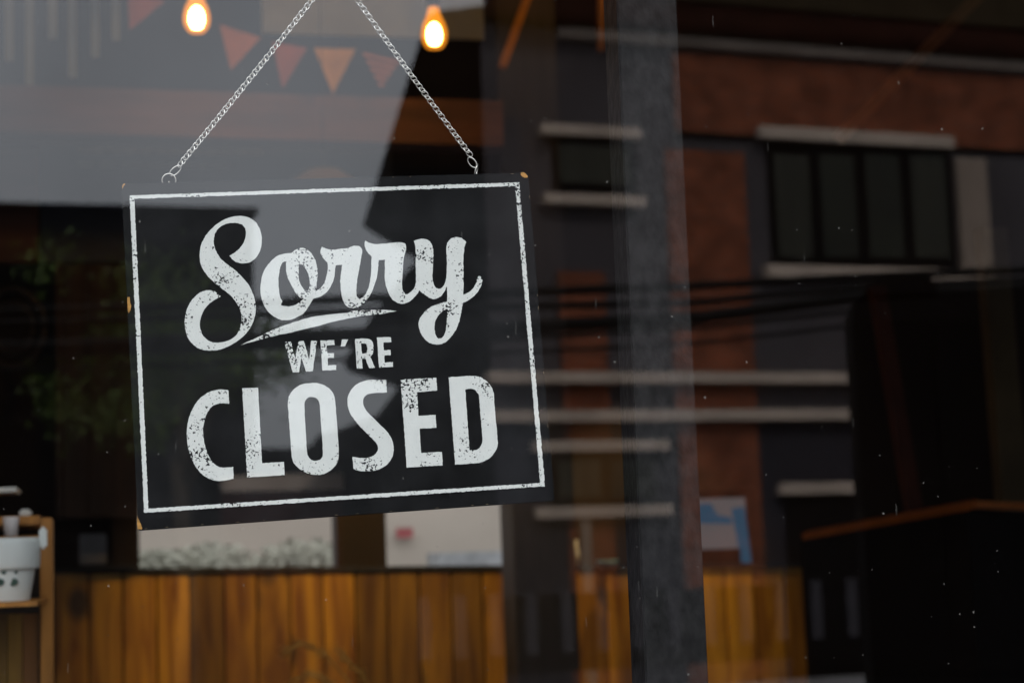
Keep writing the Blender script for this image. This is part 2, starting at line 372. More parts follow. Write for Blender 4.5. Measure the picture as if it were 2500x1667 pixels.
window(1882, 360, 2326, 646, 4); window(1352, 336, 1552, 466, 1); window(1350, 1104, 1610, 1230, 2, .06)
d = H.box('door', 1930, 1206, 2300, 1640, .05, .09, DFRAME, house, True)
# front fence with grey slats
G = Front(1650, 1450, 17.6, 8)
fence = root('slatted_fence', G.base(1650), 'dark front fence with upright grey slats mirrored low in the glass', 'fence')
G.box('backing_panel', 1000, 1446, 2330, 1622, -.05, 0, DFRAME, fence)
G.box('top_rail', 1000, 1436, 2330, 1448, -.05, .03, DFRAME, fence)
sl_ = None
for i in range(15):
    x = 1023+i*87.5
    if sl_ is None:
        sl_ = G.box('slat', x, 1456, x+29, 1612, 0.001, .04, SLATG, fence)
        u0 = G.uz(x, 1534, .04)[0]
    else:
        o = sl_.copy(); COL.objects.link(o); o.parent = fence
        du = G.uz(x, 1534, .04)[0]-u0; v = G.w(du, 0, 0)-G.w(0, 0, 0); o.location = Vector(sl_.location)+Vector((v.x, v.y, 0))
# opposite pavement in front of that fence
a = [G.w(-40, 3.0, 0), G.w(40, 3.0, 0), G.w(40, -.06, 0), G.w(-40, -.06, 0)]
hexa('far_pavement', a, [v+Vector((0, 0, .12)) for v in a], CONC)['kind'] = 'structure'

# dark building on the left, its flat roof cut against the sky
D = Front(300, 900, 21.0, 4)
blk = root('dark_building', D.base(300), 'flat roofed black building mirrored left behind the tree', 'building')
D.box('wall', -900, 504, 626, 1700, -6, 0, BLACKROOF, blk, True)
D.box('parapet', -910, 490, 630, 504, -6, .06, DFRAME, blk)
for i in range(3):
    D.box('shutter', -330+i*300, 1000, -330+i*300+240, 1420, 0, .05, DFRAME, blk)
B2 = Front(700, 1100, 36.0, 4)
shed = root('far_shed', B2.base(700), 'low dark shed with a shallow roof mirrored far behind the garden wall', 'shed')
B2.box('wall', 380, 1120, 1500, 1700, -3, 0, DFRAME, shed, True)
B2.box('roof', 360, 1090, 1520, 1120, -3.2, .2, BLACKROOF, shed)
# pale garden wall between the two houses, with a red coping
E = Front(700, 1170, 19.0, 4)
gw = root('garden_wall', E.base(700), 'low pale wall with a dull red foot mirrored below the lettering', 'wall')
E.box('coping', 545, 1158, 838, 1196, -.2, .04, WHITE, gw)
E.box('side_wall', 838, 1216, 1030, 1500, -.2, -.02, BLACKROOF, gw, True)
E.box('wall', 545, 1196, 838, 1500, -.2, 0, M('dull_red_render', (.045, .012, .010), .8, spec=.03), gw, True)

# overhead cables
def cable(pts, r, dist, label):
    P = []
    f = Front(1300, 760, dist, 5)
    for i in range(len(pts)-1):
        for k in range(6):
            s_ = k/6; x = pts[i][0]*(1-s_)+pts[i+1][0]*s_; y = pts[i][1]*(1-s_)+pts[i+1][1]*s_
            u, z = f.uz(x, y); P.append(f.w(u, 0, z))
    u, z = f.uz(*pts[-1]); P.append(f.w(u, 0, z))
    o = tube('overhead_cable', P, r, CABLE, None, 6)
    return tag(o, label, 'cable', 'utility cables strung over the street')
cable([(-1500, 810), (600, 742), (1200, 716), (1700, 698), (2100, 676), (3600, 610)], .030, 11.0, 'topmost thin dark cable of the bundle mirrored across the street')
cable([(-1500, 845), (600, 768), (1200, 750), (1700, 738), (2116, 700), (3600, 632)], .026, 11.4, 'second dark cable from the top in the mirrored bundle')
cable([(-1500, 905), (600, 828), (1000, 812), (1700, 776), (2116, 722), (3600, 645)], .045, 10.6, 'thickest dark cable of the mirrored bundle, steeper towards the right')
cable([(-1500, 930), (600, 850), (1000, 838), (1700, 800), (2300, 735), (3600, 660)], .018, 11.8, 'thin dark cable hanging just below the thickest one')
cable([(-1500, 960), (600, 884), (1000, 872), (1700, 838), (2300, 770), (3600, 690)], .012, 11.2, 'lowest and thinnest dark cable of the mirrored bundle')

# tall black cabinet at the kerb, right
K = Front(2250, 1000, 5.6, -20)
kb = root('kerb_cabinet', K.base(2250), 'tall black kerbside cabinet with chamfered cap mirrored at far right', 'cabinet')
K.box('body', 2108, 716, 2900, 1700, -.5, 0, DFRAME, kb, True)
cp = []
for px, py in ((2108, 716), (2126, 690), (2156, 668), (2262, 668), (2286, 690), (2292, 714)):
    u, z = K.uz(px, py, .0); cp.append(K.w(u, .0, z))
prism('cap', cp, K.w(0, -.4, 0)-K.w(0, 0, 0), DFRAME, kb)
for x in (2200, 2400):
    K.box('door', x-95, 780, x+95, 1640, 0, .012, M('cabinet_door_black', (.005, .004, .004), .8, spec=.02), kb)

# street tree in front of the dark building
def street_tree():
    T = Front(440, 850, 16.5, 4)
    t = root('street_tree', T.base(440), 'leafy green street tree mirrored darkly behind the word Sorry', 'tree')
    cu, cz = T.uz(440, 870); c = T.w(cu, 0, cz)
    b = T.w(cu, 0, 0)
    bark = M('bark', (.06, .045, .03), .9, .3, 20)
    tube('trunk', [b, b+Vector((.04, 0, cz*.35)), b+Vector((-.03, .02, cz*.7)), c], .09, bark, t, 8, [.12, .09, .075, .03])
    for k in range(7):
        a = k*.9; e = c+Vector((math.cos(a)*.7, math.sin(a)*.6, random.uniform(-.3, .4)))
        tube('branch', [b+Vector((-.02, .01, cz*(.55+.05*k))), (c+e)/2+Vector((0, 0, -.15)), e], .02, bark, t, 5, [.035, .022, .008])
    vs, fs = [], []
    cl = [c+Vector((random.gauss(0, .52), random.gauss(0, .5), max(-.9, min(.72, random.gauss(0, .5))))) for _ in range(46)]
    for q in cl:
        for _ in range(95):
            p = q+Vector((random.gauss(0, .15), random.gauss(0, .15), random.gauss(0, .13)))
            a = Vector((random.gauss(0, 1), random.gauss(0, 1), random.gauss(0, .6))).normalized(); bb = a.orthogonal().normalized()
            s1, s2 = random.uniform(.032, .055), random.uniform(.016, .026); i = len(vs)
            vs += [p-a*s1, p+bb*s2, p+a*s1, p-bb*s2]; fs.append((i, i+1, i+2, i+3))
    mesh('crown', vs, fs, M('leaf_green', (.085, .13, .022), .6, .5, 3), t)
street_tree()

# ================================================================== the shop
GX0, GX1, GZ0, GZ1 = -1.3, 2.2, .95, 2.75
FLOOR, CEIL, BACK, RX0, RX1 = .34, 3.35, 4.10, -2.6, 3.6
st = lambda o: tag(o, kind='structure')
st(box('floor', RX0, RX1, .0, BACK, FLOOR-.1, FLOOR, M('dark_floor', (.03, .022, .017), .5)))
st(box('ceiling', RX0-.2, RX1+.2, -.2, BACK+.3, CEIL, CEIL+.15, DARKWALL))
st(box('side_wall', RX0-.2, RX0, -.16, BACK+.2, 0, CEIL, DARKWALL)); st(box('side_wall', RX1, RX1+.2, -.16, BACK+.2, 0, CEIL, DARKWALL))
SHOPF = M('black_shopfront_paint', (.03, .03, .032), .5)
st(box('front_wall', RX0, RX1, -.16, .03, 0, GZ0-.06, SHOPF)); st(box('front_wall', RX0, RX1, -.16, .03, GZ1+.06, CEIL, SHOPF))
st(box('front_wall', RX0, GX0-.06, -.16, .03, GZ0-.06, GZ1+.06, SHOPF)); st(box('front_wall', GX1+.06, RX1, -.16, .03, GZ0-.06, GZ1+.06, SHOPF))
win = root('shop_window', (0, 0, GZ0), 'wide clear shop window pane mirroring the street', 'window')
pane = box('pane', GX0, GX1, 0, .006, GZ0, GZ1, CLEAR, win)
pane.data.materials.append(GLASS)
for p in pane.data.polygons:
    if p.normal.y < -.9: p.material_index = 1
for nm, x0, x1, z0, z1 in (('frame_stile', GX0-.06, GX0, GZ0-.06, GZ1+.06), ('frame_stile', GX1, GX1+.06, GZ0-.06, GZ1+.06), ('frame_rail', GX0, GX1, GZ0-.06, GZ0), ('frame_rail', GX0, GX1, GZ1, GZ1+.06)):
    box(nm, x0, x1, -.02, .05, z0, z1, SHOPF, win)
# mullion post just behind the glass
pxl, pxr = U(1541, 833, .016).x, U(1691, 833, .016).x
mp_ = box('window_post', pxl, pxr, .016, .055, FLOOR, CEIL, POSTB, None, .0012)
tag(mp_, 'scuffed black painted wooden post standing right behind the glass beside the sign', 'post')

# back wall: openings on the yard, wainscot planks, beam, column
zT = U(1000, 1391, BACK).z
def bx(p): return U(p, 1350, BACK).x
wl, wm0, wm1, wr = bx(340), bx(822), bx(944), bx(1330)
zO = U(800, 1150, BACK).z
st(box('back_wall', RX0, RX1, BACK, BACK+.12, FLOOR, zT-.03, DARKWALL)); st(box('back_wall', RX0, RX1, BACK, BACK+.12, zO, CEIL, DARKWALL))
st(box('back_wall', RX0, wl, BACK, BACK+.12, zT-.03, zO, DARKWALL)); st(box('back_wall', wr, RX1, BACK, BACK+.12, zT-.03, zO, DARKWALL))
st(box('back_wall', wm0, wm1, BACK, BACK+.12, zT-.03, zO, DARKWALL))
# yard behind: pale wall with shrubs
yw = box('yard_wall', -5, 7, 8.6, 8.8, 0, 2.6, M('pale_yard_render', (.33, .28, .23), .9, .16, .8)); tag(yw, 'pale yard wall seen through the back openings', 'wall')
sheet('yard_ground', -6, 8, BACK+.14, 8.6, .02, M('yard_gravel', (.25, .24, .22), .9, .2, 3))
def shrub(px, py, r, lab):
    c = U(px, py, 7.9); vs, fs = [], []
    for _ in range(2600):
        v = Vector((random.gauss(0, 1), random.gauss(0, 1), random.gauss(0, 1))).normalized()*r*random.uniform(.4, 1)
        v.z *= .6; a = Vector((random.gauss(0, 1), random.gauss(0, 1), random.gauss(0, 1))).normalized(); b = a.orthogonal().normalized(); i = len(vs); p = c+v
        vs += [p-a*.02, p+b*.012, p+a*.02, p-b*.012]; fs.append((i, i+1, i+2, i+3))
    t = root('shrub', (c.x, c.y, .02), lab, 'shrub', 'shrubs in the yard')
    tube('stem', [(c.x, c.y, .02), (c.x+.02, c.y, c.z)], .02, M('bark', (.06, .045, .03)), t, 5)
    mesh('foliage', vs, fs, M('dusty_green', (.20, .19, .145), .8, .15, 4), t)
shrub(395, 1402, .22, 'grey green shrub in the yard at the left of the left opening')
shrub(520, 1408, .30, 'broad grey green shrub in the yard in the middle of the left opening')
shrub(735, 1398, .30, 'tallest grey green shrub in the yard by the dark divider')
rs = tag(pbox('red_notice', 968, 1288, 1008, 1312, 8.55, .02, M('red_notice_paint', (.26, .06, .06), .6)), 'small red notice on the pale yard wall', 'notice')
am = M('grey_yard_unit', (.24, .24, .24), .8)
tag(pbox('yard_box', 1075, 1345, 1300, 1500, 8.0, .4, am), 'grey box standing in the yard at the right of the right opening', 'box')

wn = root('wainscot', (0, BACK, FLOOR), 'knotty orange pine plank wainscot along the back wall', 'wainscot')
PWD = .098; pb = None; n0 = -13
xs0 = bx(132); k = 0
xe = U(1999, 1500, BACK-.03).x
x = xs0
def top_at(x): return U(0, 1, 1).z*0 + zT + -(x-bx(1000))*0.027
while x < xe-.01:
    wd = min(PWD, xe-x)
    if pb is None:
        pb = box('plank', x+.0025, x+PWD-.0025, BACK-.03, BACK-.002, FLOOR, zT+.003, PLANK, wn, .004); px0 = x
        pb.location = (0, 0, top_at(x)-zT)
    elif wd > PWD-.004:
        o = pb.copy(); COL.objects.link(o); o.parent = wn; o.location = (x-px0, 0, top_at(x)-zT)
    else:
        box('plank', x+.0015, x+wd, BACK-.03, BACK-.002, FLOOR, zT+.05, PLANK, wn, .003)
    x += PWD
ta, tb_ = Vector((xs0-.01, BACK-.018, top_at(xs0)+.006)), Vector((xe+.01, BACK-.018, top_at(xe)+.006))
dz_ = Vector((0, .02, -.05)); bar('backing_board', ta+dz_, tb_+dz_, .09, .006, DFRAME, wn)
bar('cap_board', ta, tb_, .014, .045, BLACKWOOD, wn)
# column
cl_ = U(1256, 1400, 3.55).x; cr_ = U(1408, 1400, 3.55).x
tag(box('column', cl_, cr_, 3.55, 3.72, FLOOR, CEIL, BLACKWOOD, None, .004), 'square black wooden column in front of the pine wainscot', 'column')
# reddish beam
A, B = U(-700, 255, 3.45), U(1220, 312, 3.45)
bb = bar('ceiling_beam', A, B, (U(600, 232, 3.45)-U(600, 343, 3.45)).length, .1, BEAMW)
tag(bb, 'reddish wooden beam crossing the upper left of the room', 'beam')
# chalk board below the beam
cb = root('menu_board', U(360, 480, 3.95), 'blue grey menu board with two pale chalked rows under the beam', 'board')
pbox('panel', 98, 345, 960, 640, 3.95, .03, M('slate_blue', (.055, .07, .10), .7, .2, 3), cb)
for y in (365, 396):
    pbox('chalk_row', 190, y, 640 if y < 380 else 560, y+13, 3.945, .004, M('chalk', (.22, .21, .20), .9, .5, 30), cb)
tag(pbox('wall_post', -160, 365, 92, 640, 3.9, .08, BEAMW), 'reddish upright timber under the beam at far left', 'post')
# corrugated metal cladding up high and hanging strips
def corrugated():
    a = U(640, 20, 3.9); b = U(1230, 20, 3.9); z0 = U(1000, 88, 3.9).z; z1 = CEIL; n = 240; vs = []; fs = []
    for i in range(n+1):
        x = a.x+(b.x-a.x)*i/n; y = 3.92+.008*math.sin(i/n*math.pi*2*40)
        vs += [(x, y, z0), (x, y, z1), (x, y+.002, z0), (x, y+.002, z1)]
    for i in range(n):
        j = i*4; fs += [(j, j+4, j+5, j+1), (j+2, j+3, j+7, j+6), (j, j+2, j+6, j+4)]
    o = mesh('corrugated_cladding', vs, fs, M('galvanised', (.62, .66, .68), .5, .15, 5, metal=0))
    tag(o, 'ribbed grey metal cladding high on the back wall', 'cladding')
corrugated()
galv = M('blue_grey_strip', (.34, .42, .48), .6, .2, 4)
for i, (x, yb) in enumerate(((12, 150), (62, 225), (118, 95), (166, 190), (222, 140), (272, 100))):
    o = pbox('hanging_strip', x, -160, x+20, yb, 3.7, .01, galv)
    tag(o, ('leftmost short pale strip hanging from the ceiling', 'longest pale strip hanging from the ceiling near the left', 'shortest pale strip hanging third from the left',
            'long pale strip hanging fourth from the left', 'pale strip hanging fifth from the left before the bulb', 'rightmost pale strip hanging beside the red flag')[i], 'strip', 'pale strips hanging in the upper left')
# rafters
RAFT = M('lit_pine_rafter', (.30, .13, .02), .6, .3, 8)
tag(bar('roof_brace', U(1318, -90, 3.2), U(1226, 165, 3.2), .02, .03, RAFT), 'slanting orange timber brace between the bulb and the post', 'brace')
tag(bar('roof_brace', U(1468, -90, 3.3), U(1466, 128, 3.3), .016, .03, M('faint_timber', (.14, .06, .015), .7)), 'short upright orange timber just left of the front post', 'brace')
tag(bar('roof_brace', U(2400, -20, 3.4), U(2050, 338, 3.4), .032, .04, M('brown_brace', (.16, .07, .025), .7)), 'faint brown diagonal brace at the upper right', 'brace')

# bulbs
COREM = emit('glowing_filament', (1.0, .74, .36), 45); AMB = amber_mat()
def bulb(px, py, y, label, energy):
    c = U(px, py, y); t = root('filament_bulb', c, label, 'light bulb', 'amber filament bulbs hanging from the ceiling')
    prof = [(.004, -.040), (.020, -.036), (.030, -.020), (.032, 0), (.028, .020), (.019, .040), (.014, .056), (.013, .064)]
    lathe('glass_shell', c, prof, AMB, t, 20)
    lathe('glowing_core', c, [(.002, -.030), (.012, -.026), (.0175, -.013), (.0175, .002), (.013, .016), (.006, .024), (.001, .026)], COREM, t, 16)
    lathe('socket', c, [(.015, .066), (.017, .070), (.017, .105), (.008, .115)], DFRAME, t, 14)
    tube('cord', [c+Vector((0, 0, .11)), (c.x, c.y, CEIL)], .003, CABLE, t, 5)
    l = bpy.data.lights.new('bulb_light', 'POINT'); l.energy = energy; l.color = (1, .60, .24); l.shadow_soft_size = .035
    lo = bpy.data.objects.new('bulb_light', l); place(lo, t); lo.location = (0, 0, -.002)
bulb(480, 42, 2.9, 'lit amber bulb hanging at upper left over the red flags', 2.6)
bulb(1060, 82, 2.9, 'lit amber bulb hanging by the right chain', 2.6)
bulb(1500, -190, 3.1, 'lit amber bulb just above the view between the roof timbers', .8)
def pendant(px, py, y, label, power, k_=1.0, tilt=34, cone=84, turn=-20):
    c = U(px, py, y); t = root('pendant_lamp', c, label, 'lamp', 'domed pendant lamps along the wainscot')
    sm = M('cream_enamel', (.11, .09, .075), .4, .08, 6)
    lathe('shade', c, [(r_*k_, z_*k_) for r_, z_ in ((.012, 0), (.045, -.006), (.085, -.035), (.125, -.085), (.15, -.14), (.145, -.14), (.12, -.083), (.08, -.032), (.01, -.004))], sm, t, 32, False)
    tube('cord', [c, (c.x, c.y, CEIL)], .0012, CABLE, t, 5)
    lathe('lamp_globe', c+Vector((0, 0, -.07*k_)), [(r_*k_, z_*k_) for r_, z_ in ((.003, -.03), (.02, -.024), (.03, 0), (.02, .024), (.012, .04))], COREM, t, 16)
    l = bpy.data.lights.new('lamp_light', 'SPOT'); l.energy = power; l.color = (1, .64, .26); l.shadow_soft_size = .03; l.spot_size = math.radians(cone); l.spot_blend = .7
    lo = bpy.data.objects.new('lamp_light', l); place(lo, t); lo.location = (0, .0, -.13*k_)
    lo.rotation_euler = (math.radians(tilt), 0, math.radians(turn))
pendant(790, 412, 3.25, 'domed pendant lamp peeking over the top edge of the sign', 62)
pendant(1612, 560, 3.66, 'small unseen pendant lamp added behind the front post to light the planks', 34, .40, 16, 62, 0)  # extra lamp added out of sight to brighten the right-hand planks

# bunting
bt = root('bunting', U(640, 60, 3.3), 'string of small red and orange pennant flags under the ceiling', 'bunting')
FR, FO, FY = M('red_cloth', (.27, .07, .05), .9), M('red_orange_cloth', (.30, .11, .06), .9), M('yellow_orange_cloth', (.44, .26, .07), .9)
FL = [((312, -12), (405, 2), (316, 74), FR), ((536, 60), (637, 92), (563, 172), FO), ((664, 102), (750, 118), (690, 216), FR), ((767, 118), (868, 120), (813, 230), FY)]
for a_, b_, c_, m_ in FL:
    prism('flag', [U(*a_, 3.3), U(*b_, 3.3), U(*c_, 3.3)], (0, .002, 0), m_, bt)
a_, b_, c_ = Vector((884, 128)), Vector((976, 150)), Vector((930, 218))
for k in range(5):
    t0, t1 = k/5, (k+.55)/5
    q = [a_.lerp(c_, t0), b_.lerp(c_, t0), b_.lerp(c_, t1), a_.lerp(c_, t1)]
    prism('flag_stripe', [U(p.x, p.y, 3.3) for p in q], (0, .002, 0), FO, bt)
tube('string', [U(*p, 3.299) for p in ((180, -60), (312, -13), (405, 2), (536, 60), (637, 92), (665, 102), (750, 117), (868, 119), (976, 149), (1090, 190))], .0012, CABLE, bt, 5)

# left: pine stand with pail, cup, glass, grey box
Y1 = 1.2
sd_ = root('wooden_stand', U(60, 1667, Y1), 'orange pine shelf stand behind the white pail at lower left', 'stand')
pbox('post', 98, 1263, 130, 2100, Y1, .04, PINE, sd_, .002)
pbox('top_board', -300, 1263, 98, 1287, Y1, .3, PINE, sd_, .002)
pbox('shelf_board', -300, 1312, 98, 1322, Y1+.01, .28, PINE, sd_)
for i in range(5):
    x = -95+i*38; pbox('plank', x, 1498, x+36, 2100, Y1+.012, .02, PLANK, sd_)
pbox('back_panel', -300, 1287, 98, 2100, Y1+.28, .02, DARKWALL, sd_)
pl = U(-8, 1320, Y1-.14); zb = U(0, 1472, Y1-.14).z-pl.z
pail = root('metal_pail', pl+Vector((0, 0, zb)), 'white enamel pail with dark printed spots on the pine stand', 'pail')
rp = (U(98, 1330, Y1-.14)-U(-8, 1330, Y1-.14)).length; rb = rp*.76
PAILM = M('white_enamel', (.70, .72, .69), .4, .08, 8)
lathe('body', pl, [(rb*.98, zb), (rb, zb+.003), (rp*.97, -.012), (rp*.97, 0), (rp*.94, 0), (rp*.93, -.015), (rb*.96, zb+.006)], PAILM, pail, 32, False)
lathe('rim', pl, [(rp*.97, -.036), (rp*1.0, -.033), (rp*1.005, -.004), (rp*.99, .003), (rp*.95, .002)], PAILM, pail, 32, False)
bxp = box('ear', pl.x+rp*.98, pl.x+rp*1.16, pl.y-.01, pl.y+.008, pl.z-.012, pl.z+.016, PAILM, pail, .003)
dk = M('dark_green_print', (.03, .06, .045), .6)
for (sx, sy) in ((34, 1372), (2, 1372), (32, 1420), (-2, 1420), (38, 1396), (10, 1397)):
    q = U(sx, sy, Y1-.14-rb*1.0); ry = (q.z-pl.z-zb)/(-zb); rr_ = rb+(rp*.97-rb)*ry
    dx = q.x-pl.x; yy = pl.y-math.sqrt(max(rr_*rr_-dx*dx, 1e-6))
    s_ = .0062 if sy != 1396 and sy != 1397 else .0030
    ring = [Vector((q.x+math.cos(k*.7854)*s_*1.05*random.uniform(.95, 1.05), yy-.0015+abs(dx)*.0, q.z+math.sin(k*.7854)*s_*random.uniform(.75, .85))) for k in range(8)]
    prism('printed_spot', ring, (0, .004, 0), dk, pail)
# support shelf under the pail
pbox('pail_ledge', -300, 1475, 90, 1486, Y1-.28, .28, PINE, sd_)
cu = U(27, 1308, Y1-.02); tag(lathe('paper_cup', cu, [(.0085, 0), (.0108, .025), (.011, .0255)], M('white_card', (.8, .74, .72), .7, .05, 5), None, 20), 'plain white paper cup standing behind the pail', 'cup')
tag(pbox('glass_jar_lid', 46, 1242, 76, 1260, Y1+.05, .02, STEEL, None, .003), 'small shiny lid on top of the pine stand', 'lid')
tag(pbox('steel_tray', -120, 1190, 44, 1202, Y1+.1, .1, STEEL, None, .003), 'bright steel tray edge above the pine stand at far left', 'tray')
gb = root('cash_box', U(225, 1380, 4.05), 'dim grey box with black base on the wainscot ledge', 'box')
pbox('lid', 193, 1302, 260, 1377, 4.045, .05, M('dim_grey', (.22, .22, .24), .5), gb, .004)
pbox('base', 190, 1378, 332, 1388, 4.04, .055, BLACKWOOD, gb)
# brown cabinet on the left back wall with a chair in front of it
cbn = root('tall_cabinet', U(220, 1250, 3.95), 'tall dark brown wooden cabinet in the shade left of the sign', 'cabinet')
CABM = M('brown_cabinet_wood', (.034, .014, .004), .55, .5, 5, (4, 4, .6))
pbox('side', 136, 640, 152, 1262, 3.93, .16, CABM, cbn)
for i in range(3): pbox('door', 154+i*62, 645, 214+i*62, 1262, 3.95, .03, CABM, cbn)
def hoop():
    y = 3.85; t = root('wall_hoop', U(30, 800, y), 'round bentwood hoop hanging dim in the dark at far left', 'wall ornament')
    cm_ = M('hoop_wood', (.035, .028, .025), .4)
    for nm, a_, b_, r_ in (('outer_loop', 78, 95, .008), ('inner_loop', 50, 62, .005)):
        tube(nm, [U(30+a_*math.cos(k*math.pi/12), 800+b_*math.sin(k*math.pi/12), y) for k in range(25)], r_, cm_, t, 8)
    tube('hanging_cord', [U(30, 705, y), U(30, 640, y+.2)], .003, CABLE, t, 5)
hoop()

# right: framed poster, bowl, bottle, sloping rail
po = root('glowing_poster', U(1770, 1378, 4.08), 'framed poster of blue and white shapes with an added glow, standing on the wainscot', 'poster')
def glow(n, c): return emit(n, c, 1)  # brightness put into the poster colours as emission; the poster is no lamp
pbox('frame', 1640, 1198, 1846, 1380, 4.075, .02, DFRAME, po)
pbox('sheet', 1660, 1216, 1822, 1340, 4.069, .006, glow('poster_glow_white', (.075, .075, .08)), po)
BL = glow('poster_glow_blue', (.0, .048, .090))
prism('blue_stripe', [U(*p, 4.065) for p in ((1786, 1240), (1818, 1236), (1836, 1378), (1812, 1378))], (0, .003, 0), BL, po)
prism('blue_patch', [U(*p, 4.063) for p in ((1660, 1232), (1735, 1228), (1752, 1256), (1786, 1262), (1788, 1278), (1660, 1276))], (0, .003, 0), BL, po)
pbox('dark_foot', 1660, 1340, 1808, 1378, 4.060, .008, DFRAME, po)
bw = U(1483, 1386, 3.98); tag(lathe('blue_bowl', bw, [(.015, 0), (.03, .012), (.033, .024), (.029, .024), (.02, .01)], M('blue_glaze', (.06, .24, .34), .4), None, 20), 'small blue bowl on the wainscot ledge right of the black column', 'bowl')
bo = U(1408, 1386, 3.98); tag(lathe('pale_bottle', bo, [(.010, 0), (.011, .05), (.006, .068), (.006, .085)], M('pale_ceramic', (.4, .42, .42), .4), None, 16), 'thin pale bottle on the wainscot ledge against the column', 'bottle')
RAIL = M('rail_wood', (.27, .075, .012), .5, .3, 9)
hr = root('bar_counter', U(2375, 1230, 2.8), 'dark bar counter with an orange wooden edge at lower right', 'counter')
ra, rb_, rc = U(1968, 1306, 3.5), U(2376, 1231, 2.8), U(2660, 1242, 2.78)
bar('edge_board', ra, rb_, .018, .03, RAIL, hr)
bar('edge_board', rb_, rc, .018, .03, RAIL, hr)
for p_, q_ in ((ra, rb_), (rb_, rc)):
    o_ = Vector((0, .03, -.012)); f_ = [p_+o_, q_+o_, Vector((q_.x, q_.y+.03, FLOOR)), Vector((p_.x, p_.y+.03, FLOOR))]
    prism('front_panel', f_, (0, .02, 0), DFRAME, hr)
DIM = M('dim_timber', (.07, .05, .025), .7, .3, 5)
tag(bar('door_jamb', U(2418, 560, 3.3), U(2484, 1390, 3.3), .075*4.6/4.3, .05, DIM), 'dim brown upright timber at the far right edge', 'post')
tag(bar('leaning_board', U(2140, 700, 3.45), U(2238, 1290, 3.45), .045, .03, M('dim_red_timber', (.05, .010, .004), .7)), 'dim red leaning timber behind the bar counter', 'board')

# dried plumes low in the middle
def plume():
    y = 2.2; t = root('dried_plumes', U(860, 1900, y), 'arching dried orange plumes at the bottom of the view', 'dried plant')
    dm = M('dried_straw', (.62, .33, .07), .8, .3, 20)
    for (pts, n) in ((((1010, 1960), (900, 1720), (800, 1600), (735, 1568), (695, 1590)), 70), (((980, 1960), (900, 1780), (820, 1670), (760, 1640), (715, 1660)), 60), (((1040, 1960), (960, 1760), (880, 1640), (830, 1590)), 50)):
        P = [U(*p, y) for p in pts]
        Q = []
        for i in range(len(P)-1):
            for k in range(4): Q.append(P[i].lerp(P[i+1], k/4))
        Q.append(P[-1]); tube('stem', Q, .002, dm, t, 5)
        vs, fs = [], []
        for _ in range(n):
            i = random.randint(len(Q)//2, len(Q)-2); p = Q[i].lerp(Q[i+1], random.random()); d = (Q[i+1]-Q[i]).normalized()
            s = (d+Vector((random.gauss(0, .5), random.gauss(0, .5), random.gauss(-.25, .5)))).normalized(); e = p+s*random.uniform(.012, .028); q = s.orthogonal().normalized()*.0016; j = len(vs)
            vs += [p-q, p+q, e+q*.4, e-q*.4]; fs.append((j, j+1, j+2, j+3))
        o = mesh('plume_hairs', vs, fs, dm, t); o['kind'] = 'stuff'
plume()

# ================================================================== the sign
def cA(x, y): return (400+x/3.7333, 480+y/3.7333)
def cB(x, y): return (800+x/4.3556, 540+y/4.3556)
def cC(x, y): return (400+x/4.9, 880+y/4.9)
def cD(x, y): return (800+x/4.9, 880+y/4.9)
def cW(x, y): return (680+x/7.84, 800+y/7.84)
sign = root('closed_sign', U(820, 870, SY), 'black wooden sign lettered Sorry we are closed hanging crooked on a chain', 'sign')
def smooth(pts, corners, sub=6):
    """closed Catmull-Rom through traced points; corner points stay sharp"""
    n = len(pts); out_ = []
    for i in range(n):
        p1, p2 = Vector(pts[i]), Vector(pts[(i+1) % n])
        p0 = p1 if i in corners else Vector(pts[i-1]); p3 = p2 if (i+1) % n in corners else Vector(pts[(i+2) % n])
        if i in corners and (i+1) % n in corners: out_.append(p1); continue
        for k in range(sub):
            t = k/sub
            out_.append(.5*((2*p1)+(p2-p0)*t+(2*p0-5*p1+4*p2-p3)*t*t+(3*p1-p0-3*p2+p3)*t*t*t))
    return out_
def ragged(pts, amp, step=3.0):
    """subdivide to short steps and roughen, like worn print edges"""
    o_ = []; n = len(pts)
    for i in range(n):
        a, b = Vector(pts[i]), Vector(pts[(i+1) % n]); k = max(1, int((b-a).length/step))
        for j in range(k):
            p = a.lerp(b, j/k); o_.append(p+Vector((random.gauss(0, amp), random.gauss(0, amp))))
    return o_
